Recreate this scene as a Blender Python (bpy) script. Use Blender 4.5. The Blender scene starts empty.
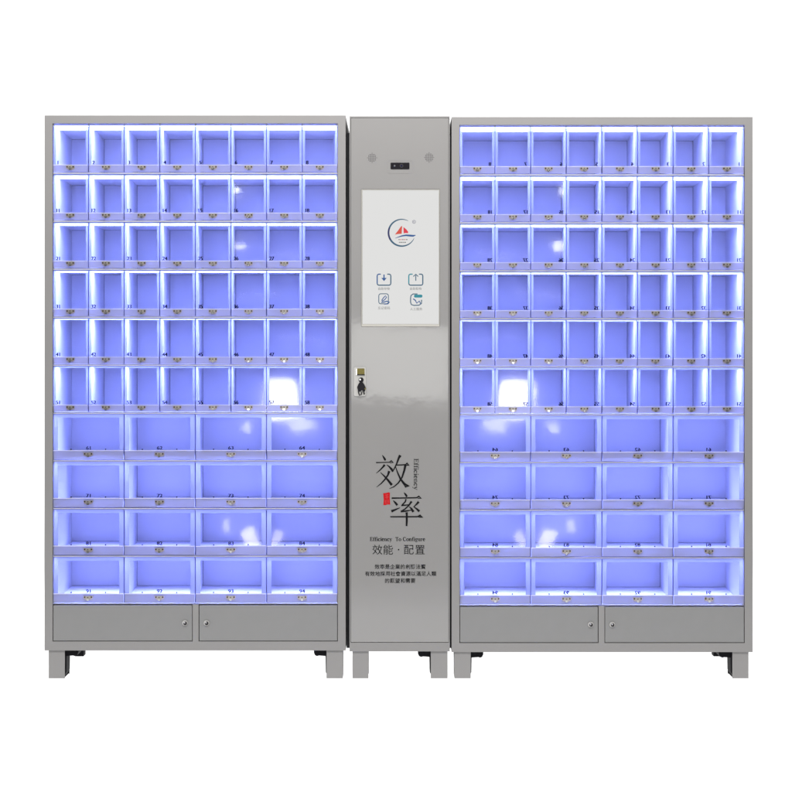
import bpy, bmesh, math, random
from mathutils import Vector

random.seed(7)
sc = bpy.context.scene
COL = sc.collection
S = 0.0036                     # metres per photo pixel at the cabinets' front
CX, FLOORPX, EYEPX = 398.6, 678.8, 345.0
D = 5.3                        # camera to cabinet fronts


def PX(px): return (px - CX) * S
def PZ(py): return (FLOORPX - py) * S

# ------------------------------------------------------------------ materials
def newmat(name):
    m = bpy.data.materials.new(name)
    m.use_nodes = True
    nt = m.node_tree
    nt.nodes.clear()
    out = nt.nodes.new('ShaderNodeOutputMaterial')
    return m, nt, out


def lk(nt, a, b): nt.links.new(a, b)


def principled(name, color, rough=0.5, metal=0.0, spec=0.5, noise=0.0, nscale=30, bump=0.0, bscale=400,
               coat=0.0, rnoise=0.0):
    m, nt, out = newmat(name)
    p = nt.nodes.new('ShaderNodeBsdfPrincipled')
    p.inputs['Base Color'].default_value = (*color, 1)
    p.inputs['Roughness'].default_value = rough
    p.inputs['Metallic'].default_value = metal
    p.inputs['Specular IOR Level'].default_value = spec
    p.inputs['Coat Weight'].default_value = coat
    p.inputs['Coat Roughness'].default_value = 0.055
    tc = nt.nodes.new('ShaderNodeTexCoord')
    if noise or rnoise:
        n = nt.nodes.new('ShaderNodeTexNoise')
        n.inputs['Scale'].default_value = nscale
        n.inputs['Detail'].default_value = 6
        lk(nt, tc.outputs['Object'], n.inputs['Vector'])
        if noise:
            mx = nt.nodes.new('ShaderNodeMix')
            mx.data_type = 'RGBA'
            mx.inputs['A'].default_value = (*[c * (1 - noise) for c in color], 1)
            mx.inputs['B'].default_value = (*[min(1, c * (1 + noise)) for c in color], 1)
            lk(nt, n.outputs['Fac'], mx.inputs['Factor'])
            lk(nt, mx.outputs['Result'], p.inputs['Base Color'])
        if rnoise:
            mr = nt.nodes.new('ShaderNodeMapRange')
            mr.inputs['From Min'].default_value = 0.3
            mr.inputs['From Max'].default_value = 0.7
            mr.inputs['To Min'].default_value = rough - rnoise
            mr.inputs['To Max'].default_value = rough + rnoise
            lk(nt, n.outputs['Fac'], mr.inputs['Value'])
            lk(nt, mr.outputs['Result'], p.inputs['Roughness'])
    if bump:
        n2 = nt.nodes.new('ShaderNodeTexNoise')
        n2.inputs['Scale'].default_value = bscale
        n2.inputs['Detail'].default_value = 3
        lk(nt, tc.outputs['Object'], n2.inputs['Vector'])
        b = nt.nodes.new('ShaderNodeBump')
        b.inputs['Strength'].default_value = bump
        b.inputs['Distance'].default_value = 0.001
        lk(nt, n2.outputs['Fac'], b.inputs['Height'])
        lk(nt, b.outputs['Normal'], p.inputs['Normal'])
        lk(nt, b.outputs['Normal'], p.inputs['Coat Normal'])
    lk(nt, p.outputs['BSDF'], out.inputs['Surface'])
    return m


def emission(name, color, strength):
    m, nt, out = newmat(name)
    e = nt.nodes.new('ShaderNodeEmission')
    e.inputs['Color'].default_value = (*color, 1)
    e.inputs['Strength'].default_value = strength
    lk(nt, e.outputs['Emission'], out.inputs['Surface'])
    return m


def display(name, color, strength=0.8):
    """a lit display surface: emits its own colour and has a glossy glass face"""
    m, nt, out = newmat(name)
    p = nt.nodes.new('ShaderNodeBsdfPrincipled')
    p.inputs['Base Color'].default_value = (0.02, 0.02, 0.02, 1)
    p.inputs['Roughness'].default_value = 0.3
    p.inputs['Specular IOR Level'].default_value = 0.2
    p.inputs['Emission Color'].default_value = (*color, 1)
    p.inputs['Emission Strength'].default_value = strength
    lk(nt, p.outputs['BSDF'], out.inputs['Surface'])
    return m


def acrylic(name):
    m, nt, out = newmat(name)
    tr = nt.nodes.new('ShaderNodeBsdfTransparent')
    tr.inputs['Color'].default_value = (0.97, 0.97, 0.985, 1)
    gl = nt.nodes.new('ShaderNodeBsdfGlossy')
    gl.inputs['Roughness'].default_value = 0.05
    fr = nt.nodes.new('ShaderNodeFresnel')
    fr.inputs['IOR'].default_value = 1.49
    mx = nt.nodes.new('ShaderNodeMixShader')
    tc = nt.nodes.new('ShaderNodeTexCoord')
    n = nt.nodes.new('ShaderNodeTexNoise')
    n.inputs['Scale'].default_value = 7
    n.inputs['Detail'].default_value = 2
    b = nt.nodes.new('ShaderNodeBump')
    b.inputs['Strength'].default_value = 0.15
    b.inputs['Distance'].default_value = 0.002
    geo = nt.nodes.new('ShaderNodeNewGeometry')
    lk(nt, geo.outputs['Position'], n.inputs['Vector'])
    lk(nt, n.outputs['Fac'], b.inputs['Height'])
    lk(nt, b.outputs['Normal'], gl.inputs['Normal'])
    lk(nt, fr.outputs['Fac'], mx.inputs['Fac'])
    lk(nt, tr.outputs['BSDF'], mx.inputs[1])
    lk(nt, gl.outputs['BSDF'], mx.inputs[2])
    lk(nt, mx.outputs['Shader'], out.inputs['Surface'])
    return m


def frosted(name, clear, color, trans):
    m, nt, out = newmat(name)
    tr = nt.nodes.new('ShaderNodeBsdfTransparent')
    df = nt.nodes.new('ShaderNodeBsdfDiffuse')
    df.inputs['Color'].default_value = (*color, 1)
    tl = nt.nodes.new('ShaderNodeBsdfTranslucent')
    tl.inputs['Color'].default_value = (*color, 1)
    gl = nt.nodes.new('ShaderNodeBsdfGlossy')
    gl.inputs['Roughness'].default_value = 0.15
    m1 = nt.nodes.new('ShaderNodeMixShader')
    m1.inputs['Fac'].default_value = trans
    m2 = nt.nodes.new('ShaderNodeMixShader')
    m2.inputs['Fac'].default_value = clear
    m3 = nt.nodes.new('ShaderNodeMixShader')
    m3.inputs['Fac'].default_value = 0.04
    lk(nt, df.outputs['BSDF'], m1.inputs[1])
    lk(nt, tl.outputs['BSDF'], m1.inputs[2])
    lk(nt, m1.outputs['Shader'], m2.inputs[1])
    lk(nt, tr.outputs['BSDF'], m2.inputs[2])
    lk(nt, m2.outputs['Shader'], m3.inputs[1])
    lk(nt, gl.outputs['BSDF'], m3.inputs[2])
    lk(nt, m3.outputs['Shader'], out.inputs['Surface'])
    return m


def backlit(name):
    m, nt, out = newmat(name)
    df = nt.nodes.new('ShaderNodeBsdfDiffuse')
    df.inputs['Color'].default_value = (0.9, 0.9, 0.9, 1)
    tl = nt.nodes.new('ShaderNodeBsdfTranslucent')
    tl.inputs['Color'].default_value = (0.9, 0.9, 0.9, 1)
    n = nt.nodes.new('ShaderNodeTexNoise')
    n.inputs['Scale'].default_value = 3
    mr = nt.nodes.new('ShaderNodeMapRange')
    mr.inputs['To Min'].default_value = 0.68
    mr.inputs['To Max'].default_value = 0.72
    mx = nt.nodes.new('ShaderNodeMixShader')
    lk(nt, n.outputs['Fac'], mr.inputs['Value'])
    lk(nt, mr.outputs['Result'], mx.inputs['Fac'])
    lk(nt, df.outputs['BSDF'], mx.inputs[1])
    lk(nt, tl.outputs['BSDF'], mx.inputs[2])
    lk(nt, mx.outputs['Shader'], out.inputs['Surface'])
    return m


GREY = (0.228, 0.224, 0.221)
M = {}
M['paint'] = principled('grey_powder_coat', GREY, 0.42, noise=0.05, nscale=6, bump=0.05, bscale=900)
M['door_paint'] = principled('grey_gloss_paint', (0.232, 0.229, 0.224), 0.36, noise=0.035, nscale=4, bump=0.22, bscale=14,
                             coat=0.9)
M['base_paint'] = principled('grey_base_paint', (0.205, 0.206, 0.205), 0.45, noise=0.04, nscale=20, bump=0.05, bscale=900)
M['dark'] = principled('black_gap', (0.012, 0.012, 0.016), 0.6, noise=0.1)
M['leg_shade'] = principled('black_bracket_and_shade', (0.006, 0.006, 0.008), 0.6, spec=0.1, noise=0.2, nscale=60)  # black stands in for shade on rear legs and inner faces
M['liner'] = principled('white_liner_paint', (0.74, 0.74, 0.75), 0.45, noise=0.02, nscale=12)
M['back'] = principled('white_back_paint', (0.74, 0.74, 0.75), 0.45, noise=0.03, nscale=5)
M['acrylic'] = acrylic('clear_acrylic')
M['rim'] = frosted('polished_acrylic_rim', 0.38, (0.46, 0.50, 0.62), 0.70)
M['edge'] = frosted('sawn_acrylic_edge', 0.05, (0.10, 0.10, 0.26), 0.5)  # colour darkened to put gap shade into the door edges
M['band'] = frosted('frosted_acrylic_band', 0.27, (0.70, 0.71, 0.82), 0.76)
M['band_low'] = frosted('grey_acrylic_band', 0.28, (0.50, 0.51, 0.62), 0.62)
M['ledge'] = frosted('acrylic_ledge', 0.1, (0.92, 0.92, 0.95), 0.6)
def led(name, color, wide, beam, power=5.0):
    # a diffuser strip: a weak all-round glow plus a beam straight out of its face
    m, nt, out = newmat(name)
    e = nt.nodes.new('ShaderNodeEmission')
    e.inputs['Color'].default_value = (*color, 1)
    g = nt.nodes.new('ShaderNodeNewGeometry')
    d = nt.nodes.new('ShaderNodeVectorMath')
    d.operation = 'DOT_PRODUCT'
    lk(nt, g.outputs['Normal'], d.inputs[0])
    lk(nt, g.outputs['Incoming'], d.inputs[1])
    pw = nt.nodes.new('ShaderNodeMath')
    pw.operation = 'POWER'
    pw.use_clamp = True
    pw.inputs[1].default_value = power
    lk(nt, d.outputs['Value'], pw.inputs[0])
    ma = nt.nodes.new('ShaderNodeMath')
    ma.operation = 'MULTIPLY_ADD'
    ma.inputs[1].default_value = beam
    ma.inputs[2].default_value = wide
    lk(nt, pw.outputs['Value'], ma.inputs[0])
    oi = nt.nodes.new('ShaderNodeObjectInfo')      # no two strips are equally bright
    mr = nt.nodes.new('ShaderNodeMapRange')
    mr.inputs['To Min'].default_value = 0.86
    mr.inputs['To Max'].default_value = 1.12
    lk(nt, oi.outputs['Random'], mr.inputs['Value'])
    mu = nt.nodes.new('ShaderNodeMath')
    mu.operation = 'MULTIPLY'
    lk(nt, ma.outputs['Value'], mu.inputs[0])
    lk(nt, mr.outputs['Result'], mu.inputs[1])
    lk(nt, mu.outputs['Value'], e.inputs['Strength'])
    lk(nt, e.outputs['Emission'], out.inputs['Surface'])
    return m


M['led'] = led('led_light', (0.212, 0.27, 1.0), 50.0, 8.0)
M['led_low'] = led('led_light_lower', (0.212, 0.268, 1.0), 0.6, 52.0, 6.0)
M['led_floor_fill'] = led('led_light_floor_fill', (0.218, 0.27, 1.0), 0.2, 60.0, 12.0)
M['gap_shade'] = principled('dark_blue_gap_shade', (0.04, 0.045, 0.20), 0.6, noise=0.1)  # dark strips that paint shade into the gaps between doors
M['led_front'] = led('led_light_front', (0.23, 0.28, 1.0), 22.0, 66.0, 3.0)
M['led_side'] = emission('led_diffuser_side', (0.42, 0.46, 1.0), 0.75)
M['chip'] = emission('led_chip', (0.75, 0.85, 1.0), 40.0)
M['brass'] = principled('brass_latch', (0.50, 0.44, 0.39), 0.3, metal=0.8, noise=0.3, nscale=120)
M['steel'] = principled('chromed_steel', (0.75, 0.75, 0.76), 0.18, metal=1.0, noise=0.05)
M['lockring'] = principled('dull_lock_ring', (0.35, 0.35, 0.36), 0.35, metal=0.8, noise=0.1)
M['screw'] = principled('dark_screw', (0.03, 0.028, 0.03), 0.4, metal=0.5, noise=0.2)
M['ink'] = principled('navy_number_ink', (0.005, 0.005, 0.03), 0.7, spec=0.1, noise=0.1)
M['black'] = principled('black_lettering', (0.006, 0.006, 0.007), 0.7, spec=0.12, noise=0.1)
M['red'] = principled('red_seal', (0.42, 0.008, 0.012), 0.7, spec=0.12, noise=0.1, nscale=90)
M['sealcut'] = principled('seal_pale_cut', (0.5, 0.06, 0.06), 0.7, spec=0.12, noise=0.1)
M['blackplastic'] = principled('black_plastic', (0.006, 0.005, 0.008), 0.3, spec=0.25, noise=0.1)
M['plate'] = principled('nickel_plate', (0.5, 0.49, 0.47), 0.28, metal=0.7, noise=0.05)
M['olive'] = principled('olive_brass', (0.19, 0.16, 0.045), 0.35, metal=0.5, noise=0.35, nscale=150)
M['hole'] = principled('speaker_hole', (0.05, 0.05, 0.05), 0.6, noise=0.1)
M['bezel'] = principled('cream_screen_bezel', (0.44, 0.43, 0.39), 0.35, noise=0.03)
M['screen'] = display('lit_screen', (0.93, 0.93, 0.92), 0.76)
M['s_red'] = display('screen_red', (0.85, 0.09, 0.05), 0.75)
M['s_red2'] = display('screen_crimson', (0.85, 0.03, 0.06), 0.8)
M['s_navy'] = display('screen_navy', (0.012, 0.02, 0.12), 0.9)
M['s_blue'] = display('screen_blue', (0.012, 0.09, 0.30), 0.9)
M['s_teal'] = display('screen_teal', (0.012, 0.26, 0.33), 0.9)
M['s_slate'] = display('screen_slate', (0.03, 0.11, 0.19), 0.9)
M['s_grey'] = display('screen_grey', (0.15, 0.15, 0.145), 0.9)
M['backlit'] = backlit('white_fill_lit_sheet')  # translucent so that the added lamps behind shine through

# ------------------------------------------------------------------ builders
WLOC = {}


class MB:
    """collects faces (world coordinates) and links them as ONE mesh object"""
    def __init__(s):
        s.v, s.f, s.mi, s.mats = [], [], [], []

    def m(s, mat):
        if mat not in s.mats:
            s.mats.append(mat)
        return s.mats.index(mat)

    def face(s, pts, mat):
        i = len(s.v)
        s.v += [tuple(p) for p in pts]
        s.f.append(tuple(range(i, i + len(pts))))
        s.mi.append(s.m(mat))

    def hexa(s, p, mat, skip=()):
        """p: 8 corners, 0-3 front (ccw seen from the front), 4-7 back"""
        i = len(s.v)
        s.v += [tuple(q) for q in p]
        k = s.m(mat)
        for n, f in enumerate(((0, 1, 2, 3), (5, 4, 7, 6), (4, 0, 3, 7), (1, 5, 6, 2), (3, 2, 6, 7), (4, 5, 1, 0))):
            if n in skip:
                continue
            s.f.append(tuple(i + a for a in f))
            s.mi.append(k)

    def box(s, x0, x1, y0, y1, z0, z1, mat):
        if x0 > x1: x0, x1 = x1, x0
        if z0 > z1: z0, z1 = z1, z0
        s.hexa([(x0, y0, z0), (x1, y0, z0), (x1, y0, z1), (x0, y0, z1),
                (x0, y1, z0), (x1, y1, z0), (x1, y1, z1), (x0, y1, z1)], mat)

    def poly(s, pts, y0, y1, mat):
        """extruded outline in x,z"""
        a = sum(p[0] * q[1] - q[0] * p[1] for p, q in zip(pts, pts[1:] + pts[:1]))
        if a < 0:
            pts = pts[::-1]
        n = len(pts)
        s.face([(x, y0, z) for x, z in pts], mat)
        s.face([(x, y1, z) for x, z in pts[::-1]], mat)
        for i in range(n):
            (xa, za), (xb, zb) = pts[i], pts[(i + 1) % n]
            s.face([(xb, y0, zb), (xa, y0, za), (xa, y1, za), (xb, y1, zb)], mat)

    def disc(s, x, z, r, y0, y1, mat, n=20, rz=None):
        rz = rz or r
        s.poly([(x + r * math.cos(2 * math.pi * k / n), z + rz * math.sin(2 * math.pi * k / n)) for k in range(n)],
               y0, y1, mat)

    def rrect(s, x0, x1, z0, z1, r, y0, y1, mat, n=5):
        if x0 > x1: x0, x1 = x1, x0
        if z0 > z1: z0, z1 = z1, z0
        s.poly(rr_pts(x0, x1, z0, z1, r, n), y0, y1, mat)

    def rring(s, x0, x1, z0, z1, r, t, y0, y1, mat, n=5):
        o = rr_pts(x0, x1, z0, z1, r, n)
        i_ = rr_pts(x0 + t, x1 - t, z0 + t, z1 - t, max(r - t, t * .2), n)
        for k in range(len(o)):
            k2 = (k + 1) % len(o)
            s.poly([o[k], o[k2], i_[k2], i_[k]], y0, y1, mat)

    def ribbon(s, pts, ws, y0, y1, mat):
        """tapered brush stroke through x,z points"""
        P = [Vector(p) for p in pts]
        L, R = [], []
        for i, p in enumerate(P):
            d = (P[min(i + 1, len(P) - 1)] - P[max(i - 1, 0)]).normalized()
            nrm = Vector((-d.y, d.x)) * ws[i] * 0.5
            L.append(p + nrm)
            R.append(p - nrm)
        for i in range(len(P) - 1):
            s.poly([tuple(L[i]), tuple(L[i + 1]), tuple(R[i + 1]), tuple(R[i])], y0, y1, mat)

    def grid(s, xs, zs, filled, y0, y1, mat):
        """flat plate with holes, welded: filled(i, j) says whether a cell is solid"""
        k = s.m(mat)
        base = len(s.v)
        nx, nz = len(xs), len(zs)
        for y in (y0, y1):
            for z in zs:
                for x in xs:
                    s.v.append((x, y, z))
        idx = lambda i, j, b: base + b * nx * nz + j * nx + i
        F = lambda i, j: 0 <= i < nx - 1 and 0 <= j < nz - 1 and filled(i, j)
        for i in range(nx - 1):
            for j in range(nz - 1):
                if not F(i, j):
                    continue
                fs = [(idx(i, j, 0), idx(i + 1, j, 0), idx(i + 1, j + 1, 0), idx(i, j + 1, 0)),
                      (idx(i + 1, j, 1), idx(i, j, 1), idx(i, j + 1, 1), idx(i + 1, j + 1, 1))]
                if not F(i - 1, j): fs.append((idx(i, j, 1), idx(i, j, 0), idx(i, j + 1, 0), idx(i, j + 1, 1)))
                if not F(i + 1, j): fs.append((idx(i + 1, j, 0), idx(i + 1, j, 1), idx(i + 1, j + 1, 1), idx(i + 1, j + 1, 0)))
                if not F(i, j - 1): fs.append((idx(i, j, 1), idx(i + 1, j, 1), idx(i + 1, j, 0), idx(i, j, 0)))
                if not F(i, j + 1): fs.append((idx(i, j + 1, 0), idx(i + 1, j + 1, 0), idx(i + 1, j + 1, 1), idx(i, j + 1, 1)))
                s.f += fs
                s.mi += [k] * len(fs)

    def text(s, body, x, z, size, y0, mat, align='CENTER', mirror=False, rot=0.0, thick=0.0004, sx=1.0, bold=0.0):
        V, Fc = glyphs(body, align, bold)
        base = len(s.v)
        k = s.m(mat)
        c, n = math.cos(rot), math.sin(rot)
        for (u, v, w) in V:
            u, v = u * size * sx, v * size
            if mirror: u = -u
            u, v = u * c - v * n, u * n + v * c
            s.v.append((x + u, y0 - w * thick, z + v))
        for f in Fc:
            s.f.append(tuple(base + a for a in (f[::-1] if mirror else f)))
            s.mi.append(k)

    def build(s, name, parent=None, bevel=0.0, smooth=False):
        lo = [min(v[a] for v in s.v) for a in range(3)]
        hi = [max(v[a] for v in s.v) for a in range(3)]
        c = Vector([(a + b) / 2 for a, b in zip(lo, hi)])
        me = bpy.data.meshes.new(name)
        me.from_pydata([tuple(Vector(v) - c) for v in s.v], [], s.f)
        for mt in s.mats:
            me.materials.append(mt)
        me.polygons.foreach_set('material_index', s.mi)
        if smooth:
            me.polygons.foreach_set('use_smooth', [True] * len(s.f))
        me.update()
        o = bpy.data.objects.new(name, me)
        COL.objects.link(o)
        pw = Vector((0, 0, 0))
        if parent:
            o.parent = parent
            pw = WLOC[parent.name]
        o.location = c - pw
        WLOC[o.name] = c
        if bevel:
            b = o.modifiers.new('bevel', 'BEVEL')
            b.width = bevel
            b.segments = 2
            b.limit_method = 'ANGLE'
        return o


def rr_pts(x0, x1, z0, z1, r, n=5):
    pts = []
    for cx, cz, a0 in ((x1 - r, z1 - r, 0), (x0 + r, z1 - r, 90), (x0 + r, z0 + r, 180), (x1 - r, z0 + r, 270)):
        for k in range(n + 1):
            a = math.radians(a0 + 90 * k / n)
            pts.append((cx + r * math.cos(a), cz + r * math.sin(a)))
    return pts


GL = {}


def glyphs(body, align, bold):
    key = (body, align, bold)
    if key in GL:
        return GL[key]
    cu = bpy.data.curves.new('lettering', 'FONT')
    cu.body = body
    cu.align_x = align
    cu.align_y = 'CENTER'
    cu.extrude = 0.5
    cu.resolution_u = 3
    cu.offset = bold
    o = bpy.data.objects.new('lettering', cu)
    COL.objects.link(o)
    bpy.context.view_layer.update()
    dg = bpy.context.evaluated_depsgraph_get()
    me = bpy.data.meshes.new_from_object(o.evaluated_get(dg))
    V = [(v.co.x, v.co.y, v.co.z + 0.5) for v in me.vertices]
    F = [tuple(p.vertices) for p in me.polygons]
    if V:                                        # centre on the true outline
        mz = (min(v[1] for v in V) + max(v[1] for v in V)) / 2
        mx = (min(v[0] for v in V) + max(v[0] for v in V)) / 2 if align == 'CENTER' else 0
        V = [(v[0] - mx, v[1] - mz, v[2]) for v in V]
    bpy.data.objects.remove(o)
    bpy.data.curves.remove(cu)
    bpy.data.meshes.remove(me)
    GL[key] = (V, F)
    return GL[key]


def thing(name, label, cat, loc, group=None):
    o = bpy.data.objects.new(name, None)
    COL.objects.link(o)
    o.location = loc
    o.empty_display_size = 0.1
    o['label'] = label
    o['category'] = cat
    if group:
        o['group'] = group
    WLOC[o.name] = Vector(loc)
    return o


def put_copy(src, parent, world):
    c = src.copy()
    COL.objects.link(c)
    c.parent = parent
    c.location = Vector(world) - WLOC[parent.name]
    WLOC[c.name] = Vector(world)
    return c


# ------------------------------------------------------------------ locker cabinets
ROWS = [123.5] + [125.2 + 48.02 * i for i in range(1, 6)] + [413.3 + 47.75 * i for i in range(5)]   # row tops + end
DEPTH = 0.46
BACK = 0.40
OPL, OPR = 52.6, 337.7
CW = (OPR - OPL) / 8
TILT = {}
for r_ in range(10):
    for c_ in range(8):
        TILT[(r_, c_)] = (random.uniform(-.16, .16), random.uniform(-.16, .16))
# doors that hang a little loose
TILT[(4, 2)] = (0.25, 0.3)
TILT[(8, 2)] = (-0.2, 0.25)


def slant(px):            # the compartment walls run slightly outward towards the back
    return -6.4 - 2.2 * (px - OPL) / (OPR - OPL)


PROTO = {}


def door_meshes(wide):
    """one compartment door at the origin: pane, band, latch (as meshes)"""
    w = (CW * (2 if wide else 1)) * S - 0.0022
    h = (47.9 * S) - 0.0075
    return w, h


def make_door(wide, parent, cx, zb, mirror, number, colidx):
    key = 'wide' if wide else 'narrow'
    w, h = door_meshes(wide)
    band = 0.034 if wide else 0.026
    rim = 0.0165 if wide else 0.009
    Y0, Y1 = 0.004, 0.0085
    if key not in PROTO:
        p = MB()
        x0, x1, z0, z1 = cx - w / 2, cx + w / 2, zb, zb + h
        xs = [x0, x0 + rim, x1 - rim, x1]
        zs = [z0, z0 + band, z1 - rim * 0.8, z1]
        for i in range(3):
            for j in range(3):
                mt = M['acrylic'] if (i == 1 and j == 1) or j == 0 else M['rim']
                a, b, c, d = xs[i], xs[i + 1], zs[j], zs[j + 1]
                p.face([(a, Y0, c), (b, Y0, c), (b, Y0, d), (a, Y0, d)], mt)
                p.face([(b, Y1, c), (a, Y1, c), (a, Y1, d), (b, Y1, d)], mt)
        p.face([(x0, Y1, z0), (x0, Y0, z0), (x0, Y0, z1), (x0, Y1, z1)], M['edge'])
        p.face([(x1, Y0, z0), (x1, Y1, z0), (x1, Y1, z1), (x1, Y0, z1)], M['edge'])
        p.face([(x0, Y0, z1), (x1, Y0, z1), (x1, Y1, z1), (x0, Y1, z1)], M['edge'])
        p.face([(x0, Y1, z0), (x1, Y1, z0), (x1, Y0, z0), (x0, Y0, z0)], M['edge'])
        door = p.build('compartment_door', parent)
        b_ = MB()
        e = 0.0012
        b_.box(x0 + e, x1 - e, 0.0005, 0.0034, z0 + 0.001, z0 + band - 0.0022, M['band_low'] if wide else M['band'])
        b_.box(x0 + e, x1 - e, -0.002, 0.0034, z0 + band - 0.0022, z0 + band, M['ledge'])
        if wide:
            for sx in (-1, 1):
                b_.disc(cx + sx * 0.062, z0 + band + 0.0035, 0.0024, 0.0005, 0.0036, M['screw'], 10)
        bo = b_.build('latch_band', door)
        l_ = MB()
        lx, lz = cx, z0 + (0.019 if wide else 0.0155)
        k = 0.98 if wide else 0.88
        lz += .001
        l_.poly([(lx - .0175 * k, lz + .006), (lx + .0175 * k, lz + .006), (lx + .0175 * k, lz - .003),
                 (lx + .009 * k, lz - .0085), (lx - .009 * k, lz - .0085), (lx - .0175 * k, lz - .003)],
                -0.0022, 0.0004, M['brass'])
        l_.box(lx - .0075, lx + .0075, -0.006, -0.0023, lz - .003, lz + .0065, M['plate'])
        l_.box(lx - .0055, lx + .0055, -0.0072, -0.0061, lz - .001, lz + .004, M['brass'])
        for sx in (-1, 1):
            l_.disc(lx + sx * .0125 * k, lz + .0015, .0027, -0.0042, -0.0023, M['screw'], 10)
        l_.poly([(lx - .005, lz - .003), (lx + .005, lz - .003), (lx + .0035, lz - .0105), (lx - .0035, lz - .0105)],
                -0.0085, -0.0062, M['steel'])
        l_.disc(lx, lz + .0015, .0019, -0.0082, -0.0073, M['screw'], 10)
        la = l_.build('latch', door)
        PROTO[key] = (door, bo, la)
    else:
        d0, b0, l0 = PROTO[key]
        dw, bw, lw = WLOC[d0.name], WLOC[b0.name], WLOC[l0.name]
        c0 = Vector((cx, dw.y, zb + h / 2))
        door = put_copy(d0, parent, c0)
        put_copy(b0, door, c0 + (bw - dw))
        put_copy(l0, door, c0 + (lw - dw))
    n = MB()
    if wide:
        for q in (-1, 1):
            n.text(str(number), cx + q * .00075, zb + band + 0.0085, 0.018, 0.0036 - .0002 * (q + 1), M['ink'], mirror=mirror, sx=1.15)
    else:
        sgn = -1 if mirror else 1
        for q in (-1, 1):
            n.text(str(number), cx - sgn * (w / 2 - 0.0175) + q * .0010, zb + band + 0.0085, 0.0192, 0.0036 - .0002 * (q + 1),
                   M['ink'], mirror=mirror, sx=0.92)
    n.build('number', door)
    return door


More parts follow.
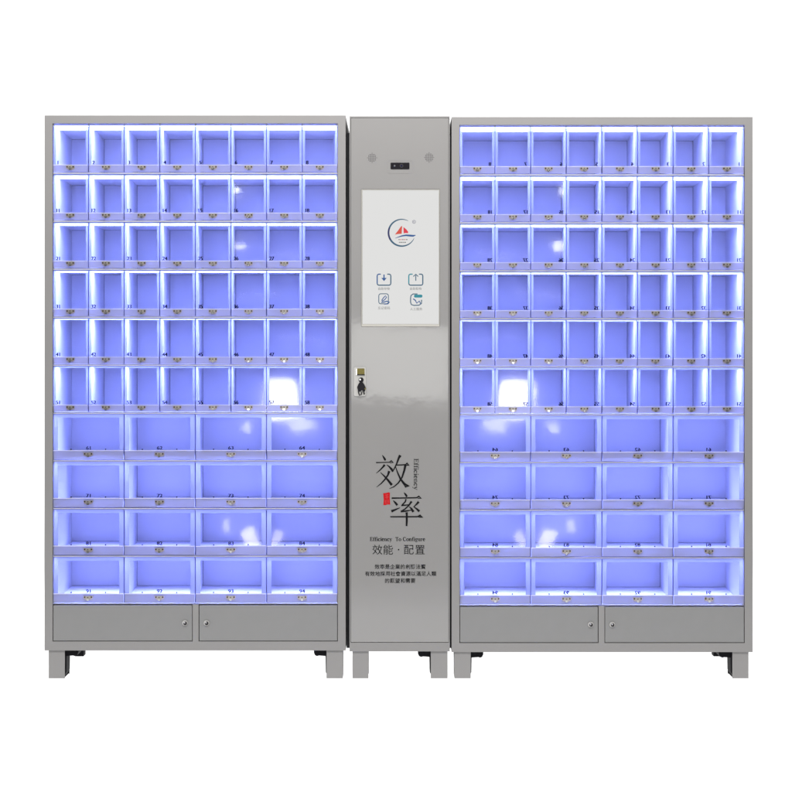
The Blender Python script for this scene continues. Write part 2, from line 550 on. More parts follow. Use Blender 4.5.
def locker(name, label, mir, dy):
    fx = (lambda px: PX(797.2 - px)) if mir else PX
    fz = lambda py: PZ(py + dy)
    cxw = (fx(44.5) + fx(345.6)) / 2
    root = thing(name, label, 'locker cabinet', (cxw, DEPTH / 2, 0), 'locker cabinets flanking the control cabinet')
    srt = lambda *a: sorted(a)
    # --- body: face frame, outer skin, mid rail
    b = MB()
    xs = srt(fx(44.5), fx(52.5), fx(192.7), fx(198.6), fx(337.8), fx(345.6))
    zs = srt(fz(115.5), fz(123.4), fz(604.6), fz(641.6), fz(650.6))

    def filled(i, j):
        if i in (0, 4) or j in (0, 3):
            return True
        return j == 1 and i == 2
    b.grid(xs, zs, filled, 0.0, 0.016, M['paint'])
    xl, xr = xs[0], xs[-1]
    zb, zt = zs[0], zs[-1]
    t = 0.0016
    b.box(xl, xl + t, 0.016, DEPTH, zb, zt, M['paint'])
    b.box(xr - t, xr, 0.016, DEPTH, zb, zt, M['paint'])
    b.box(xl + t, xr - t, 0.016, DEPTH, zt - t, zt, M['paint'])
    b.box(xl + t, xr - t, 0.016, DEPTH, zb, zb + t, M['paint'])
    b.box(xl + t, xr - t, DEPTH - t, DEPTH, zb + t, zt - t, M['paint'])
    b.build('cabinet_body', root)
    # --- interior sheets
    top, end = fz(ROWS[0]), fz(ROWS[10])
    bp = MB()
    bx = srt(fx(OPL + slant(OPL)), fx(OPR + slant(OPR)))
    gp = 0.0024
    for r in range(10):
        n, w = (8, CW) if r < 6 else (4, 2 * CW)
        for i in range(n):
            pa, pb = OPL + w * i, OPL + w * (i + 1)
            xa, xb = sorted((fx(pa + slant(pa)), fx(pb + slant(pb))))
            bp.box(xa + gp, xb - gp, BACK, BACK + 0.002, fz(ROWS[r + 1]) + gp, fz(ROWS[r]) - gp, M['back'])
    bp.build('back_panel', root)

    lp = MB()
    lp.box(bx[0] - .002, bx[1] + .002, BACK + 0.014, BACK + 0.016, end - .01, top + .01, M['dark'])  # black sheet added so the panel corner gaps read as shade
    lp.build('gap_shade_sheet', root)

    def wall(px, r0, r1, nm, th=0.0028, yf=0.0105):
        m = MB()
        xf, xb = fx(px), fx(px + slant(px))
        z0, z1 = fz(ROWS[r1]), fz(ROWS[r0])
        h2 = th / 2
        m.hexa([(xf - h2, yf, z0), (xf + h2, yf, z0), (xf + h2, yf, z1), (xf - h2, yf, z1),
                (xb - h2, BACK - 0.0006, z0), (xb + h2, BACK - 0.0006, z0), (xb + h2, BACK - 0.0006, z1), (xb - h2, BACK - 0.0006, z1)],
               M['liner'])
        if nm == 'divider':
            for k in range(r0, r1):
                m.box(xf - .0016, xf + .0016, 0.0096, 0.0102, fz(ROWS[k + 1]) + .005, fz(ROWS[k]) - .006, M['gap_shade'])
        return m.build(nm, root)
    wall(OPL + 0.5, 0, 10, 'side_liner')
    wall(OPR - 0.5, 0, 10, 'side_liner')
    for c in range(1, 8):
        wall(OPL + CW * c, 0, 10 if c % 2 == 0 else 6, 'divider')
    x0, x1 = srt(fx(OPL + slant(OPL)), fx(OPR))
    for r in range(11):
        m = MB()
        z = fz(ROWS[r])
        a, c = srt(fx(OPL), fx(OPR))
        a2, c2 = srt(fx(OPL + slant(OPL)), fx(OPR + slant(OPR)))
        m.hexa([(a, 0.0098, z - .0016), (c, 0.0098, z - .0016), (c, 0.0098, z + .0016), (a, 0.0098, z + .0016),
                (a2, BACK - .001, z - .0016), (c2, BACK - .001, z - .0016), (c2, BACK - .001, z + .0016), (a2, BACK - .001, z + .0016)],
               M['liner'])
        # dark strip painting the shade between the doors, and white edge bead
        if 0 < r < 10:
            m.box(a + .002, c - .002, 0.0090, 0.0096, z - .0036, z + .0035, M['gap_shade'])
            m.box(a + .002, c - .002, 0.0045, 0.0089, z - .0012, z + .0012, M['liner'])
        m.build('shelf', root)
    # --- LED bar under every shelf; wide rows get an added second fill bar
    a, c = srt(fx(OPL) + (0), fx(OPR))
    for r in range(10):
        m = MB()
        z = fz(ROWS[r]) - 0.0018
        sh = (fx(OPL + slant(OPL)) - fx(OPL)) / BACK
        bars = [(0.022, 0.122, 'led')] if r < 6 else [(0.020, 0.050, 'led_front'), (0.07, 0.20, 'led_low')]  # wide rows: front strip added to brighten the door rims
        if r > 6:
            bars = [(0.020, 0.058, 'led_front'), (0.125, 0.285, 'led_floor_fill')]  # deeper strip added to whiten the compartment floors
        q = 0.0035
        for ya, yb, mt in bars:
            m.hexa([(a + sh * ya + q, ya, z - .004), (c + sh * ya - q, ya, z - .004), (c + sh * ya - q, ya, z), (a + sh * ya + q, ya, z),
                    (a + sh * yb + q, yb, z - .004), (c + sh * yb - q, yb, z - .004), (c + sh * yb - q, yb, z), (a + sh * yb + q, yb, z)],
                   M['liner'])
            zz = z - .0044
            m.face([(a + sh * ya + q, ya - .0004, z - .0038), (c + sh * ya - q, ya - .0004, z - .0038),
                    (c + sh * ya - q, ya - .0004, z - .0002), (a + sh * ya + q, ya - .0004, z - .0002)], M['led_side'])
            m.face([(a + sh * ya + q + .001, ya + .0015, zz), (a + sh * yb + q + .001, yb - .0015, zz),
                    (c + sh * yb - q - .001, yb - .0015, zz), (c + sh * ya - q - .001, ya + .0015, zz)], M[mt])
        m.build('led_bar', root)
    # --- compartment doors
    for r in range(10):
        wide = r >= 6
        n = 4 if wide else 8
        w = CW * (2 if wide else 1)
        for i in range(n):
            pxc = OPL + w * (i + 0.5)
            d = make_door(wide, root, fx(pxc), fz(ROWS[r + 1]) + 0.0042, mir, (r + (0 if r == 0 else 0)) * 10 + i + 1, i)
            tx, tz = TILT[(r, i)]
            d.rotation_euler = (math.radians(tx), math.radians(1.2 * tz * tx * 8), math.radians(tz * (-1 if mir else 1)))
    # --- base doors with cam locks
    for (p0, p1, lp) in ((53.1, 192.1, 185.0), (199.2, 337.2, 206.5)):
        m = MB()
        m.box(fx(p0), fx(p1), 0.0012, 0.014, fz(641.0), fz(605.6), M['base_paint'])
        bd = m.build('base_door', root, bevel=0.0012)
        k = MB()
        lx, lz = fx(lp), fz(623)
        k.disc(lx, lz, .0096, -0.003, 0.0011, M['plate'], 24)
        k.disc(lx + .001, lz - .001, .0068, -0.0046, -0.0031, M['screw'], 24)
        k.disc(lx - .0012, lz + .0012, .0030, -0.0062, -0.0047, M['steel'], 16)
        k.box(lx - .0042, lx + .0042, -0.0076, -0.0063, lz - .0009, lz + .0009, M['screw'])
        k.build('lock', bd)
    dk = MB()
    dk.box(fx(52.9), fx(337.4), 0.0165, 0.02, fz(641.4), fz(606.2), M['dark'])
    dk.build('base_backing', root)
    # --- legs
    for (p0, p1, inner) in ((48.2, 64.4, 1), (326.4, 342.7, -1)):
        for y0 in (0.006, DEPTH - 0.086):
            make_leg(root, fx(p0), fx(p1), y0, zb, inner * (-1 if mir else 1))
    return root


def make_leg(root, xa, xb, y0, ztop, inner, bracket=True):
    x0, x1 = sorted((xa, xb))
    if y0 > 0.1:          # rear legs as plain blocks, their shade painted black
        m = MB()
        m.box(x0 + .004, x1 - .004, y0, y0 + .05, 0.03, ztop - .0004, M['leg_shade'])
        m.box(x0 + .012, x1 - .012, y0 + .006, y0 + .044, 0.0, 0.0299, M['leg_shade'])
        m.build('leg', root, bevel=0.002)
        return
    y1 = y0 + 0.08
    t = 0.003
    m = MB()
    # leg left open on its inner side, painted black within as shade
    m.box(x0, x1, y0, y0 + t, 0.0, ztop - .0004, M['paint'])
    m.box(x0 + .0004, x1 - .0004, y1 - t, y1, 0.0, ztop - .0004, M['leg_shade'])
    if inner > 0:
        m.box(x0, x0 + t, y0 + t, y1 - t, 0.0, ztop - .0004, M['paint'])
    else:
        m.box(x1 - t, x1, y0 + t, y1 - t, 0.0, ztop - .0004, M['paint'])
    m.box(x0 + t, x1 - t, y0 + t, y1 - t, 0.0, 0.004, M['leg_shade'])
    leg = m.build('leg', root, bevel=0.0012)
    if not bracket:
        return
    k = MB()
    s = 1 if inner > 0 else -1
    xi = x1 if inner > 0 else x0
    # gusset under the cabinet floor, with the leg's inner shade painted black
    pr = [(xi - s * .004, 0.006), (xi + s * .003, 0.02), (xi + s * .004, ztop - .024), (xi + s * .014, ztop - .023),
          (xi + s * .042, ztop - .021), (xi + s * .046, ztop - .012), (xi + s * .046, ztop - .0006), (xi - s * .004, ztop - .0006)]
    k.poly(pr, y0 + 0.012, y1 - 0.012, M['leg_shade'])
    k.disc(xi + s * .034, ztop - .014, .009, y0 + 0.008, y0 + 0.0118, M['leg_shade'], 14)
    k.build('leg_bracket_shade', leg)


locker('locker_cabinet', 'tall grey locker cabinet of blue-lit compartments, its door numbers reading the right way round', False, -0.1)
locker('locker_cabinet', 'tall grey locker cabinet of blue-lit compartments, its door numbers mirrored and reading backwards', True, 1.5)

# ------------------------------------------------------------------ control cabinet
root = thing('control_cabinet', 'narrow grey control cabinet with white touchscreen and black Chinese lettering, between two lit lockers',
             'control cabinet', (PX(399.6), DEPTH / 2, 0))
XL, XR, ZT, ZB = PX(349.5), PX(449.8), PZ(116.2), PZ(651.4)
b = MB()
t = 0.0016
b.grid([XL, PX(350.6), PX(448.9), XR], [ZB, PZ(642.6), PZ(117.6), ZT],
       lambda i, j: not (i == 1 and j == 1), 0.0, 0.014, M['paint'])
b.box(XL, XL + t, 0.014, DEPTH, ZB, ZT, M['paint'])
b.box(XR - t, XR, 0.014, DEPTH, ZB, ZT, M['paint'])
b.box(XL + t, XR - t, 0.014, DEPTH, ZT - t, ZT, M['paint'])
b.box(XL + t, XR - t, 0.014, DEPTH, ZB, ZB + t, M['paint'])
b.box(XL + t, XR - t, DEPTH - t, DEPTH, ZB + t, ZT - t, M['paint'])
b.box(XL + t, XR - t, 0.0144, 0.017, ZB + 0.012, ZT - 0.003, M['dark'])
b.build('cabinet_body', root)

FY = -0.002                                        # front of the door
d = MB()
sx0, sx1, sz0, sz1 = PX(361.4), PX(439.7), PZ(326.6), PZ(189.4)
d.grid([PX(350.9), sx0, sx1, PX(448.6)], [PZ(642.1), sz0, sz1, PZ(118.0)], lambda i, j: not (i == 1 and j == 1),
       FY, 0.012, M['door_paint'])
door = d.build('door', root, bevel=0.0014)

# touchscreen set into the door
s_ = MB()
e = 0.0006
s_.grid([sx0 + e, PX(362.3), PX(439.0), sx1 - e], [sz0 + e, PZ(324.2), PZ(190.0), sz1 - e],
        lambda i, j: not (i == 1 and j == 1), FY - 0.0015, 0.008, M['bezel'])
scr = s_.build('touchscreen', root)
p = MB()
p.box(PX(362.3) + e, PX(439.0) - e, 0.0006, 0.004, PZ(324.2) + e, PZ(190.0) - e, M['screen'])
p.build('display_panel', scr)
SY = 0.0004


def P2(x, y): return (PX(x), PZ(y))


lay = [0]


def Y(base=SY):
    lay[0] += 1
    return base - 0.00012 * (lay[0] % 14)


# emblem: open ring, two red sails, blue wave
g = MB()
cx, cy, rad = 401.9, 232.7, 13.4
pts, ws = [], []
for k in range(41):
    a = math.radians(62 + (336 - 62) * k / 40)
    pts.append(P2(cx + rad * math.cos(a), cy - rad * math.sin(a)))
    f = math.sin(math.pi * k / 40) ** 0.7
    ws.append((0.3 + 1.5 * f) * S)
for k0, k1, mt in ((0, 6, 's_slate'), (6, 14, 's_slate'), (14, 22, 's_navy'), (22, 40, 's_slate')):
    g.ribbon(pts[k0:k1 + 1], ws[k0:k1 + 1], Y(), SY + .0003, M[mt])
g.poly([P2(394.9, 234.6), P2(398.0, 230.6), P2(401.0, 226.3), P2(402.2, 226.0), P2(401.9, 229.6), P2(401.7, 233.8), P2(398.2, 234.0)],
       Y(), SY + .0003, M['s_red'])
g.poly([P2(403.4, 227.0), P2(406.2, 229.2), P2(408.2, 231.8), P2(408.0, 233.2), P2(405.6, 233.0), P2(403.7, 233.4)],
       Y(), SY + .0003, M['s_red2'])
g.ribbon([P2(395.2, 238.2), P2(398.5, 237.0), P2(402, 235.9), P2(406, 235.3), P2(410, 235.6), P2(413.2, 235.8), P2(415.6, 235.2)],
         [.3 * S, .8 * S, 1.3 * S, 1.6 * S, 1.9 * S, 1.8 * S, .6 * S], Y(), SY + .0003, M['s_blue'])
for q, (xx, ww) in enumerate(((398.5, 1.3), (400.3, 1.2), (402.1, 1.4), (404.0, 1.3), (405.9, 1.6))):
    g.box(PX(xx), PX(xx + ww), SY - .0002, SY + .0003, PZ(240.0), PZ(239.2), M['s_red'] if q % 2 else M['s_grey'])
for q, (xx, ww) in enumerate(((399.0, 1.0), (400.4, 1.6), (402.5, 1.2), (404.2, 1.7))):
    g.box(PX(xx), PX(xx + ww), SY - .0002, SY + .0003, PZ(242.8), PZ(241.9), M['s_grey'])
g.text('R', PX(414.0), PZ(221.8), 2.3 * S, SY, M['s_navy'])
for k in range(20):
    a0, a1 = 2 * math.pi * k / 20, 2 * math.pi * (k + 1) / 20
    ro, ri = 1.75, 1.4
    g.poly([P2(414 + ro * math.cos(a0), 221.8 - ro * math.sin(a0)), P2(414 + ro * math.cos(a1), 221.8 - ro * math.sin(a1)),
            P2(414 + ri * math.cos(a1), 221.8 - ri * math.sin(a1)), P2(414 + ri * math.cos(a0), 221.8 - ri * math.sin(a0))],
           SY - .0002, SY + .0003, M['s_navy'])
g.build('emblem', scr)


def tray(cx, top, bot, w, mt, mt2, arrow):
    g = MB()
    L, R_ = cx - w / 2, cx + w / 2
    t = 1.15 * S
    r = 1.6
    pts = [(cx - 3.1, top), (L + r, top), (L + .4, top + .5), (L, top + r), (L, bot - r), (L + .5, bot - .5), (L + r, bot),
           (R_ - r, bot), (R_ - .5, bot - .5), (R_, bot - r), (R_, top + r), (R_ - .4, top + .5), (R_ - r, top), (cx + 3.1, top)]
    g.ribbon([P2(*q) for q in pts[:4]], [t * .8, t, t, t], Y(), SY + .0003, M[mt2])
    g.ribbon([P2(*q) for q in pts[3:5]], [t, t], Y(), SY + .0003, M[mt2])
    g.ribbon([P2(*q) for q in pts[4:10]], [t] * 6, Y(), SY + .0003, M[mt])
    g.ribbon([P2(*q) for q in pts[9:11]], [t] * 2, Y(), SY + .0003, M[mt])
    g.ribbon([P2(*q) for q in pts[10:]], [t, t, t, t * .8], Y(), SY + .0003, M[mt])
    if arrow > 0:
        g.box(PX(cx - .6), PX(cx + .6), SY - .0002, SY + .0003, PZ(top + 3.8), PZ(top + .3), M[mt2])
        g.poly([P2(cx - 2.7, top + 3.7), P2(cx + 2.7, top + 3.7), P2(cx, top + 6.9)], SY - .0003, SY + .0003, M[mt2])
    else:
        g.ribbon([P2(cx - 2.4, top + 2.3), P2(cx, top), P2(cx + 2.4, top + 2.3)], [t * .8] * 3, Y(), SY + .0003, M[mt])
        g.box(PX(cx - .45), PX(cx + .45), SY - .0005, SY + .0003, PZ(top + 6.6), PZ(top + .8), M[mt])
    return g


g = tray(384.0, 274.2, 285.2, 13.6, 's_slate', 's_blue', 1)
g.text('自助存物', PX(384.0), PZ(288.7), 3.0 * S, SY, M['s_grey'])
g.build('menu_icon', scr)
g = tray(415.8, 274.2, 285.2, 14.0, 's_slate', 's_teal', -1)
g.text('自助取物', PX(415.8), PZ(288.7), 3.0 * S, SY, M['s_grey'])
g.build('menu_icon', scr)
g = MB()
g.rring(PX(378.4), PX(388.8), PZ(304.2), PZ(293.4), 2.4 * S, .8 * S, SY - .0002, SY + .0003, M['s_slate'])
g.ribbon([P2(381.6, 300.6), P2(383.6, 297.6), P2(385.6, 295.8), P2(386.6, 297.2), P2(384.6, 299.8), P2(382, 301.2)],
         [.9 * S] * 6, Y(), SY + .0003, M['s_blue'])
g.ribbon([P2(381.2, 302.4), P2(384.2, 302.0), P2(387.0, 301.2), P2(389.4, 302.2), P2(388, 303.8), P2(384, 304.0)],
         [1.1 * S] * 6, Y(), SY + .0003, M['s_blue'])
g.text('忘记密码', PX(384.0), PZ(308.0), 3.1 * S, SY, M['s_grey'])
g.build('menu_icon', scr)
g = MB()
pts = [(417.5, 294.0), (413, 294.0), (411, 295.5), (410.6, 298), (410.6, 302.4), (411.4, 304.6), (414, 305.4), (419, 305.2), (421.4, 303.6), (421.6, 299.8)]
g.ribbon([P2(*q) for q in pts], [1.0 * S] * len(pts), Y(), SY + .0003, M['s_slate'])
g.rrect(PX(414.0), PX(422.4), PZ(297.6), PZ(294.6), 1.3 * S, SY - .0004, SY + .0003, M['s_teal'])
g.ribbon([P2(413.2, 298.8), P2(415.4, 300.4), P2(416.8, 303.2), P2(419.4, 301.0), P2(420.4, 303.6)], [1.1 * S] * 5, Y(), SY + .0003, M['s_blue'])
g.text('人工服务', PX(416.2), PZ(309.0), 3.1 * S, SY, M['s_grey'])
g.build('menu_icon', scr)

# camera window and speakers above the screen
c = MB()
c.rring(PX(387.0), PX(413.2), PZ(173.6), PZ(160.4), 3 * S, .45 * S, FY - .0006, FY, M['paint'])
c.rrect(PX(390.6), PX(409.4), PZ(169.2), PZ(162.8), .7 * S, FY - .0025, FY, M['blackplastic'])
cam_ob = c.build('camera_window', root)
c = MB()
c.disc(PX(394.6), PZ(166.0), .95 * S, FY - .0040, FY - .0026, M['steel'], 16)
c.disc(PX(401.5), PZ(166.0), 1.9 * S, FY - .0036, FY - .0026, M['screw'], 20)
c.disc(PX(401.5), PZ(166.0), 1.0 * S, FY - .0041, FY - .0037, M['ink'], 16)
c.build('lens', cam_ob)
for (u, v) in ((372.1, 157.9), (429.1, 157.5)):
    g = MB()
    g.disc(PX(u), PZ(v), 5.3 * S, FY - .0004, FY, M['paint'], 28)
    n = 4
    for i in range(-n, n + 1):
        for j in range(-n, n + 1):
            if math.hypot(i, j) <= 4.1:
                g.disc(PX(u + i * 1.15), PZ(v + j * 1.15), .40 * S, FY - .0008, FY - .0005, M['hole'], 8)
    g.build('speaker_grille', root)

# lock with keys
k = MB()
k.rrect(PX(354.0), PX(365.8), PZ(396.0), PZ(367.2), 1.6 * S, FY - .004, FY, M['plate'])
lock = k.build('door_lock', root, bevel=.0008)
k = MB()
k.rrect(PX(357.2), PX(364.6), PZ(375.4), PZ(368.4), .8 * S, FY - .0065, FY - .0041, M['olive'])
k.box(PX(357.0), PX(364.9), FY - .0085, FY - .0066, PZ(375.4), PZ(374.2), M['screw'])
k.box(PX(356.0), PX(357.0), FY - .0075, FY - .0041, PZ(375.0), PZ(368.8), M['steel'])
k.build('latch_lever', lock)
k = MB()
k.disc(PX(361.2), PZ(379.8), 2.5 * S, FY - .016, FY - .0041, M['blackplastic'], 20)
k.disc(PX(360.2), PZ(379.4), .8 * S, FY - .0172, FY - .0161, M['steel'], 10)
k.poly([P2(360.0, 382.0), P2(362.6, 382.0), P2(364.4, 384.4), P2(365.8, 387.2), P2(365.2, 391.0), P2(363.6, 392.0), P2(362.0, 390.0),
        P2(360.4, 391.8), P2(358.2, 391.2), P2(357.2, 387.2), P2(358.4, 384.0)], FY - .013, FY - .0065, M['blackplastic'])
k.ribbon([P2(358.4, 390.6), P2(358.8, 393.0), P2(359.6, 395.2), P2(361.2, 394.6), P2(362.2, 391.2)], [1.1 * S, 1.0 * S, 1.2 * S, 1.1 * S, .8 * S],
         FY - .0122, FY - .009, M['blackplastic'])
k.ribbon([P2(363.6, 391.0), P2(364.4, 394.4)], [1.2 * S, 1.5 * S], FY - .0118, FY - .0085, M['screw'])
k.disc(PX(365.4), PZ(388.6), .9 * S, FY - .0136, FY - .0131, M['olive'], 10)
k.build('key', lock)

# big brush characters, drawn stroke by stroke (photo pixels)
LY = FY - 0.0001


def strokes(mb, lst, off, mt):
    for i, (pts, ws) in enumerate(lst):
        mb.ribbon([P2(*q) for q in pts], [w * S for w in ws], LY - 0.0003 - 0.00009 * i, FY + 0.0004, mt)


def z1(pts):      # coordinates read off the enlarged photograph (9.9 px per photo pixel)
    return [(370 + x / 9.9, 450 + y / 9.9) for x, y in pts]


xiao = [
    (z1([(122, 50), (136, 72), (150, 96), (152, 104)]), [.5, 1.7, 2.2, .9]),                   # dot
    (z1([(60, 124), (110, 123), (190, 121), (212, 106), (230, 122), (196, 127)]), [1.2, 1.0, 1.0, 1.6, 1.6, .6]),
    (z1([(146, 146), (128, 168), (100, 198), (62, 230)]), [2.4, 1.6, 1.2, .5]),
    (z1([(166, 146), (190, 164), (214, 190), (228, 214)]), [.6, 1.4, 2.4, 1.7]),
    (z1([(190, 208), (178, 246), (150, 288), (112, 330), (64, 368)]), [2.6, 1.7, 1.5, 1.2, .4]),
    (z1([(104, 222), (140, 256), (180, 300), (216, 346)]), [.6, 1.4, 2.0, 2.6]),
    (z1([(300, 52), (284, 80), (262, 140), (234, 196), (216, 216)]), [2.8, 2.0, 1.4, 1.1, .4]),
    (z1([(258, 148), (310, 147), (352, 144), (366, 130), (384, 148), (350, 152)]), [1.0, 1.1, 1.2, 1.8, 1.8, .6]),
    (z1([(350, 150), (340, 200), (318, 268), (280, 326), (238, 362), (192, 382)]), [2.4, 2.0, 1.6, 1.3, 1.0, .4]),
    (z1([(254, 168), (272, 220), (300, 284), (340, 336), (386, 358), (350, 364), (338, 346)]), [.7, 1.3, 1.8, 2.4, 1.6, 1.6, .4]),
]
lv = [
    (z1([(336, 420), (352, 440), (366, 462)]), [.5, 2.0, 2.0]),
    (z1([(214, 476), (300, 475), (460, 472), (484, 458), (506, 476), (470, 479)]), [1.6, 1.3, 1.3, 1.8, 1.8, .6]),
    (z1([(356, 486), (350, 510), (322, 540), (310, 548), (350, 546), (390, 540)]), [1.6, 1.4, 1.4, 1.6, 1.3, .8]),
    (z1([(412, 508), (384, 548), (346, 584), (306, 606)]), [2.2, 1.4, 1.3, 1.0]),
    (z1([(304, 608), (350, 604), (410, 594)]), [1.9, 1.5, .8]),
    (z1([(388, 560), (410, 580), (430, 612)]), [.7, 1.8, 2.6]),
    (z1([(230, 500), (252, 522), (270, 546)]), [.6, 2.0, 2.2]),
    (z1([(212, 606), (236, 596), (270, 582), (298, 570)]), [2.6, 1.9, 1.2, .4]),
    (z1([(482, 512), (462, 534), (440, 556), (430, 562)]), [2.4, 1.6, 1.0, .4]),
    (z1([(434, 562), (462, 582), (488, 606)]), [.6, 1.6, 2.4]),
    (z1([(200, 660), (300, 660), (470, 659), (496, 646), (520, 662), (480, 664)]), [1.0, 1.2, 1.2, 1.8, 1.8, .6]),
    (z1([(362, 616), (364, 640), (364, 700), (362, 752)]), [2.4, 2.0, 2.0, 1.6]),
]
g = MB()
strokes(g, xiao, 0, M['black'])
g.build('brush_character', door)
g = MB()
strokes(g, lv, 0, M['black'])
g.build('brush_character', door)
# red seal
g = MB()
g.poly([P2(*q) for q in z1([(130, 428), (160, 424), (186, 418), (198, 424), (196, 470), (200, 540), (176, 538), (150, 546), (132, 544), (136, 490)])],
       LY - .0004, FY + .0004, M['red'])
for i, (a, w_) in enumerate(((([(150, 446), (182, 442)]), .5), (([(166, 440), (168, 482)]), .5), (([(148, 468), (186, 464)]), .45),
                             (([(150, 500), (184, 496), (182, 526), (152, 528), (150, 500)]), .5), (([(150, 513), (184, 511)]), .4))):
    g.ribbon([P2(*q) for q in z1(a)], [w_ * S] * len(a), LY - .0005 - .00008 * i, LY - .00035, M['sealcut'])
g.build('seal', door)

# small serif latin letters from strokes: unit boxes, x 0..w, baseline 0, x-height 1, cap 1.5
T, H = .26, .10        # thick stem, hairline
def arc(cx, cy, rx, ry, a0, a1, n=12):
    return [(cx + rx * math.cos(math.radians(a0 + (a1 - a0) * k / n)), cy + ry * math.sin(math.radians(a0 + (a1 - a0) * k / n))) for k in range(n + 1)]
def bowl(n, lo, hi): return [lo + (hi - lo) * abs(math.sin(math.pi * k / n)) for k in range(n + 1)]
SER = {
    'E': (1.15, [([(.3, 0), (.3, 1.5)], [T, T]), ([(.05, .05), (1.02, .05)], [H, H]), ([(.05, 1.45), (.98, 1.45)], [H, H]),
                 ([(.3, .76), (.8, .76)], [H, H]), ([(1.02, 0), (1.0, .4)], [.12, .08]), ([(.97, 1.5), (.95, 1.12)], [.12, .08]), ([(.8, .58), (.8, .94)], [.1, .1])]),
    'f': (.68, [([(.3, .05), (.3, 1.15)], [T, T]), (arc(.56, 1.15, .26, .33, 180, 50, 8), [T] + [.16] * 7 + [.2]), ([(.05, .97), (.62, .97)], [H, H]), ([(.08, .05), (.55, .05)], [H, H])]),
    'i': (.56, [([(.28, .05), (.28, 1.0)], [T, T]), ([(.06, .05), (.5, .05)], [H, H]), ([(.06, .95), (.3, .95)], [H, H]), ([(.26, 1.26), (.26, 1.5)], [.26, .26])]),
    'c': (.85, [(arc(.46, .5, .36, .45, 45, 325, 16), bowl(16, .1, .27)), ([(.62, .86), (.76, .72)], [.2, .2])]),
    'e': (.9, [(arc(.46, .5, .36, .45, 8, 325, 16), bowl(16, .1, .27)), ([(.12, .55), (.82, .55)], [H, H])]),
    'n': (1.1, [([(.26, .05), (.26, 1.0)], [T, T]), ([(.82, .05), (.82, .62)], [T, T]), (arc(.54, .62, .28, .36, 0, 165, 8), [T] + [.18] * 4 + [.1] * 4),
                ([(.04, .05), (.48, .05)], [H, H]), ([(.6, .05), (1.05, .05)], [H, H]), ([(.04, .95), (.26, .95)], [H, H])]),
    'y': (.98, [([(.18, 1.0), (.52, .02)], [T, T]), ([(.84, 1.0), (.5, 0), (.34, -.36), (.14, -.42)], [H, H, .12, .2]), ([(0, .96), (.4, .96)], [H, H]), ([(.62, .96), (1.0, .96)], [H, H])]),
    'T': (1.25, [([(.62, 0), (.62, 1.5)], [T, T]), ([(.08, 1.45), (1.16, 1.45)], [H, H]), ([(.08, 1.5), (.1, 1.1)], [.12, .08]), ([(1.16, 1.5), (1.14, 1.1)], [.12, .08]), ([(.36, .05), (.88, .05)], [H, H])]),
    'o': (.96, [(arc(.48, .5, .37, .45, 90, 450, 20), [.1 + .17 * abs(math.sin(2 * math.pi * k / 20)) for k in range(21)])]),
    'C': (1.3, [(arc(.68, .75, .54, .7, 45, 318, 18), bowl(18, .1, .28)), ([(1.1, 1.45), (1.08, 1.05)], [.12, .1])]),
    'g': (.95, [(arc(.42, .64, .28, .31, 90, 450, 16), [.12 + .12 * abs(math.sin(2 * math.pi * k / 16)) for k in range(17)]), ([(.6, .88), (.9, .96)], [.1, .16]),
                (arc(.44, -.14, .34, .24, 120, 470, 16), [.14] * 17)]),
    'u': (1.1, [([(.26, 1.0), (.26, .35)], [T, T]), (arc(.54, .38, .28, .34, 180, 340, 8), [T] + [.2] * 4 + [.1] * 4), ([(.82, .03), (.82, 1.0)], [T, T]),
                ([(.04, .95), (.26, .95)], [H, H]), ([(.6, .95), (.84, .95)], [H, H]), ([(.82, .05), (1.05, .05)], [H, H])]),
    'r': (.8, [([(.26, .05), (.26, 1.0)], [T, T]), ([(.3, .62), (.46, .88), (.7, .86)], [.1, .14, .26]), ([(.04, .05), (.52, .05)], [H, H]), ([(.04, .95), (.26, .95)], [H, H])]),
    ' ': (.6, []),
}


def serif(mb, body, fx_, weight=1.0):
    adv = 0
    n = 0
    for ch in body:
        w, sts = SER[ch]
        for pts, ws in sts:
            n += 1
            pp = [fx_(adv + x, z) for x, z in pts]
            u = fx_.unit
            mb.ribbon(pp, [q * u * weight for q in ws], LY - .0003 - .00006 * (n % 9), FY + .0004, M['black'])
        adv += w
    return adv


def text_width(body): return sum(SER[c][0] for c in body)


g = MB()
W = text_width('Efficiency')
u = (490.0 - 458.4) / W


def place(x, z): return (PX(413.9 + z * 3.1), PZ(458.4 + x * u))
place.unit = 3.1 * S


serif(g, 'Efficiency', place, 1.0)
g.build('serif_lettering', door)
g = MB()
W2 = text_width('Efficiency  To Configure')
u2 = (425.2 - 369.8) / W2


def place2(x, z): return (PX(369.8 + x * u2), PZ(540.9 - z * 2.55))
place2.unit = 2.55 * S


serif(g, 'Efficiency  To Configure', place2, 1.15)
g.build('serif_lettering', door)


def cjk(mb, body, x0, x1, yc, hpx, thick=.0004, bold=0.0):
    n = len(body)
    for i, ch in enumerate(body):
        xc = x0 + (x1 - x0) * (i + .5) / n
        mb.text(ch, PX(xc), PZ(yc), hpx * S, LY, M['black'], thick=thick, bold=bold)


g = MB()
cjk(g, '效能', 372.0, 393.6, 549.6, 10.6)
cjk(g, '配置', 403.2, 425.6, 549.6, 10.6)
g.disc(PX(398.6), PZ(549.6), .75 * S, LY - .0004, LY, M['black'], 12)
g.build('slogan_lettering', door)
g = MB()
cjk(g, '效率是企業的創勝法寶', 374.6, 425.8, 566.6, 5.0, bold=.012)
cjk(g, '有效地採用社會資源以滿足人類', 364.8, 436.4, 573.6, 5.0, bold=.012)
cjk(g, '的願望和需要', 384.6, 415.6, 580.6, 5.0, bold=.012)
g.build('slogan_lettering', door)

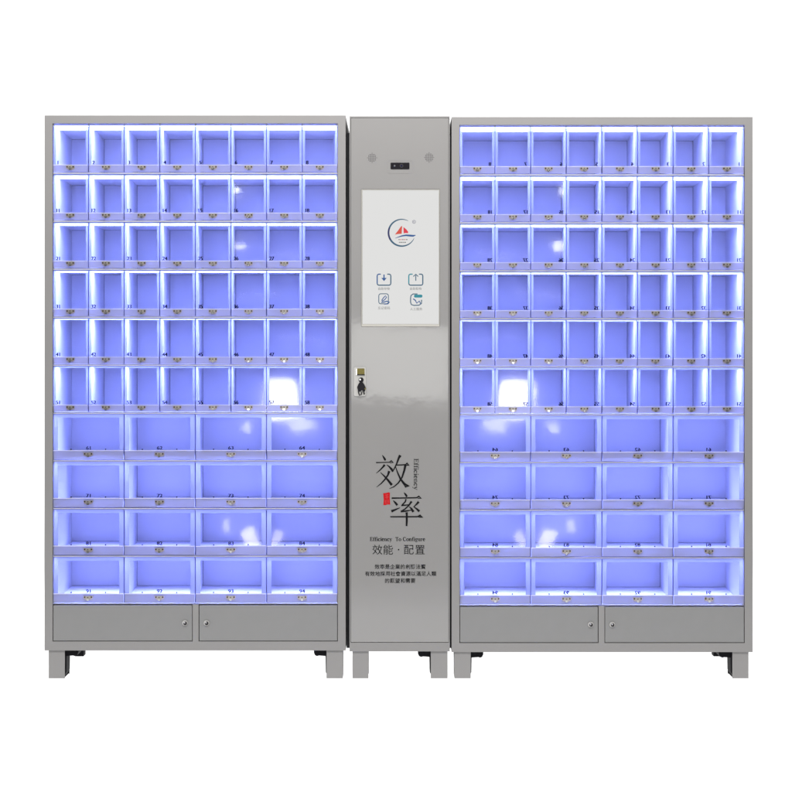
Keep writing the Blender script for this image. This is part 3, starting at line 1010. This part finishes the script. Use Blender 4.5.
for (p0, p1, inner) in ((352.4, 368.4, 1), (430.8, 447.6, -1)):
    for y0 in (0.006, DEPTH - 0.086):
        make_leg(root, PX(p0), PX(p1), y0, ZB, inner, inner < 0)
for (p0, p1) in ((346.1, 349.3), (450.2, 451.5)):
    j = MB()
    j.box(PX(p0), PX(p1), 0.05, 0.09, ZB + .002, PZ(131), M['dark'])  # black strip added so the gap between cabinets reads as shade
    j.build('gap_shade_strip', root)

# ------------------------------------------------------------------ floor and backdrop, lit through by added unseen lamps
FX, FY0, FY1 = 5.5, -2.0, 1.9
m = MB()
m.face([(-FX, FY0, 0), (FX, FY0, 0), (FX, FY1, 0), (-FX, FY1, 0)], M['backlit'])
o = m.build('floor')
o['kind'] = 'structure'
o['label'] = 'white floor under the cabinets, lit through from below by added light'
m = MB()
R = 0.5
prof = [(FY1, 0.0)] + [(FY1 + R * math.sin(math.radians(a)), R - R * math.cos(math.radians(a))) for a in range(9, 91, 9)] + [(FY1 + R, 4.6)]
for (ya, za), (yb, zb_) in zip(prof, prof[1:]):
    m.face([(-FX, ya, za), (FX, ya, za), (FX, yb, zb_), (-FX, yb, zb_)], M['backlit'])
o = m.build('backdrop', smooth=True)
o['kind'] = 'structure'
o['label'] = 'white seamless backdrop behind the cabinets, lit through by added light'


# ------------------------------------------------------------------ lamps
def area(name, loc, target, sx, sy, radiance, color=(1, 1, 1), spread=180, roll=0.0):
    L = bpy.data.lights.new(name, 'AREA')
    L.shape = 'RECTANGLE'
    L.size, L.size_y = sx, sy
    L.energy = radiance * math.pi * sx * sy
    L.color = color
    L.spread = math.radians(spread)
    o = bpy.data.objects.new(name, L)
    COL.objects.link(o)
    o.location = loc
    dv = (Vector(target) - Vector(loc)).normalized()
    o.rotation_euler = dv.to_track_quat('-Z', 'Y').to_euler()
    if roll:
        o.rotation_euler.rotate_axis('Z', math.radians(roll))
    return o


area('floor_fill', (0, 0.32, -0.2), (0, 0.32, 1), 12, 3.7, 1.66)  # unseen lamp added under the floor to wipe out its shadows
area('backdrop_fill', (0, FY1 + R + 0.8, 2.2), (0, 0, 2.2), 12, 7, 1.8)  # unseen lamp added behind the backdrop to keep it white
area('key_lamp', (0, -2.6, 3.65), (0, 0.0, 1.6), 4.8, 1.0, 15.4, (1, .975, .962))
# lamps behind the photographer that the acrylic and the paint mirror
def mirror_lamp(name, px, py, y, wpx, hpx, radiance, color=(1, 1, 1), roll=0.0):
    # a lamp standing where the cabinet doors mirror it at photo pixel (px, py)
    f = (D - y) / D
    for sgn in (1, -1):
        x = (px - CX) * S * f * sgn
        z = PZ(EYEPX) + (EYEPX - py) * S * f
        area(name, (x, y, z), (x, 0, z), wpx * S * f, hpx * S * f, radiance, color, roll=roll * sgn)


mirror_lamp('window_lamp', 284.5, 400, -6.9, 32, 34, 22)
mirror_lamp('doorway_lamp', 303, 424, -6.9, 24, 10, 9, roll=8)
mirror_lamp('low_lamp', 255, 535, -3.0, 13, 20, 12, (1, .97, 1), roll=24)
mirror_lamp('low_lamp', 278, 537, -3.0, 9, 17, 9, (1, .97, 1), roll=-32)
mirror_lamp('low_lamp', 231, 522, -3.0, 7, 14, 7, (1, .97, 1))
mirror_lamp('ceiling_spot', 236, 188.5, -6.9, 9, 4, 40)
mirror_lamp('ceiling_spot', 240, 248, -6.9, 11, 4, 34)
mirror_lamp('ceiling_spot', 243, 424, -6.9, 7, 7, 16)
mirror_lamp('ceiling_tube', 296, 253, -6.9, 58, 1.0, 8)
mirror_lamp('ceiling_tube', 258, 297, -6.9, 40, 1.0, 8, roll=2)
mirror_lamp('ceiling_tube', 300, 336, -6.9, 46, 1.0, 6, roll=-2)
area('front_panel', (0, -6.9, 1.06), (0, 0, 1.06), .90, .62, 5.2, (1, 1, .97), roll=-4)

w = bpy.data.worlds.new('World')
sc.world = w
w.use_nodes = True
bg = w.node_tree.nodes.get('Background') or w.node_tree.nodes.new('ShaderNodeBackground')
bg.inputs['Color'].default_value = (.95, .97, 1, 1)
bg.inputs['Strength'].default_value = 0.14

# ------------------------------------------------------------------ camera
cam = bpy.data.cameras.new('camera')
cam.sensor_width = 36
cam.lens = 36 * D / (792 * S)
cam.clip_end = 100
cam.shift_x = (396 - CX) / 792
cam.shift_y = (EYEPX - 396) / 792
co = bpy.data.objects.new('camera', cam)
COL.objects.link(co)
co.location = (0, -D, PZ(EYEPX))
co.rotation_euler = (math.radians(90), 0, 0)
sc.camera = co

sc.view_settings.view_transform = 'Standard'
sc.view_settings.look = 'None'
sc.view_settings.exposure = 0
sc.view_settings.gamma = 1
sc.cycles.max_bounces = 10
sc.cycles.diffuse_bounces = 5
sc.cycles.glossy_bounces = 3
sc.cycles.transmission_bounces = 6
sc.cycles.transparent_max_bounces = 24
sc.cycles.sample_clamp_indirect = 8
sc.cycles.caustics_reflective = False
sc.cycles.use_denoising = True
sc.render.film_transparent = False
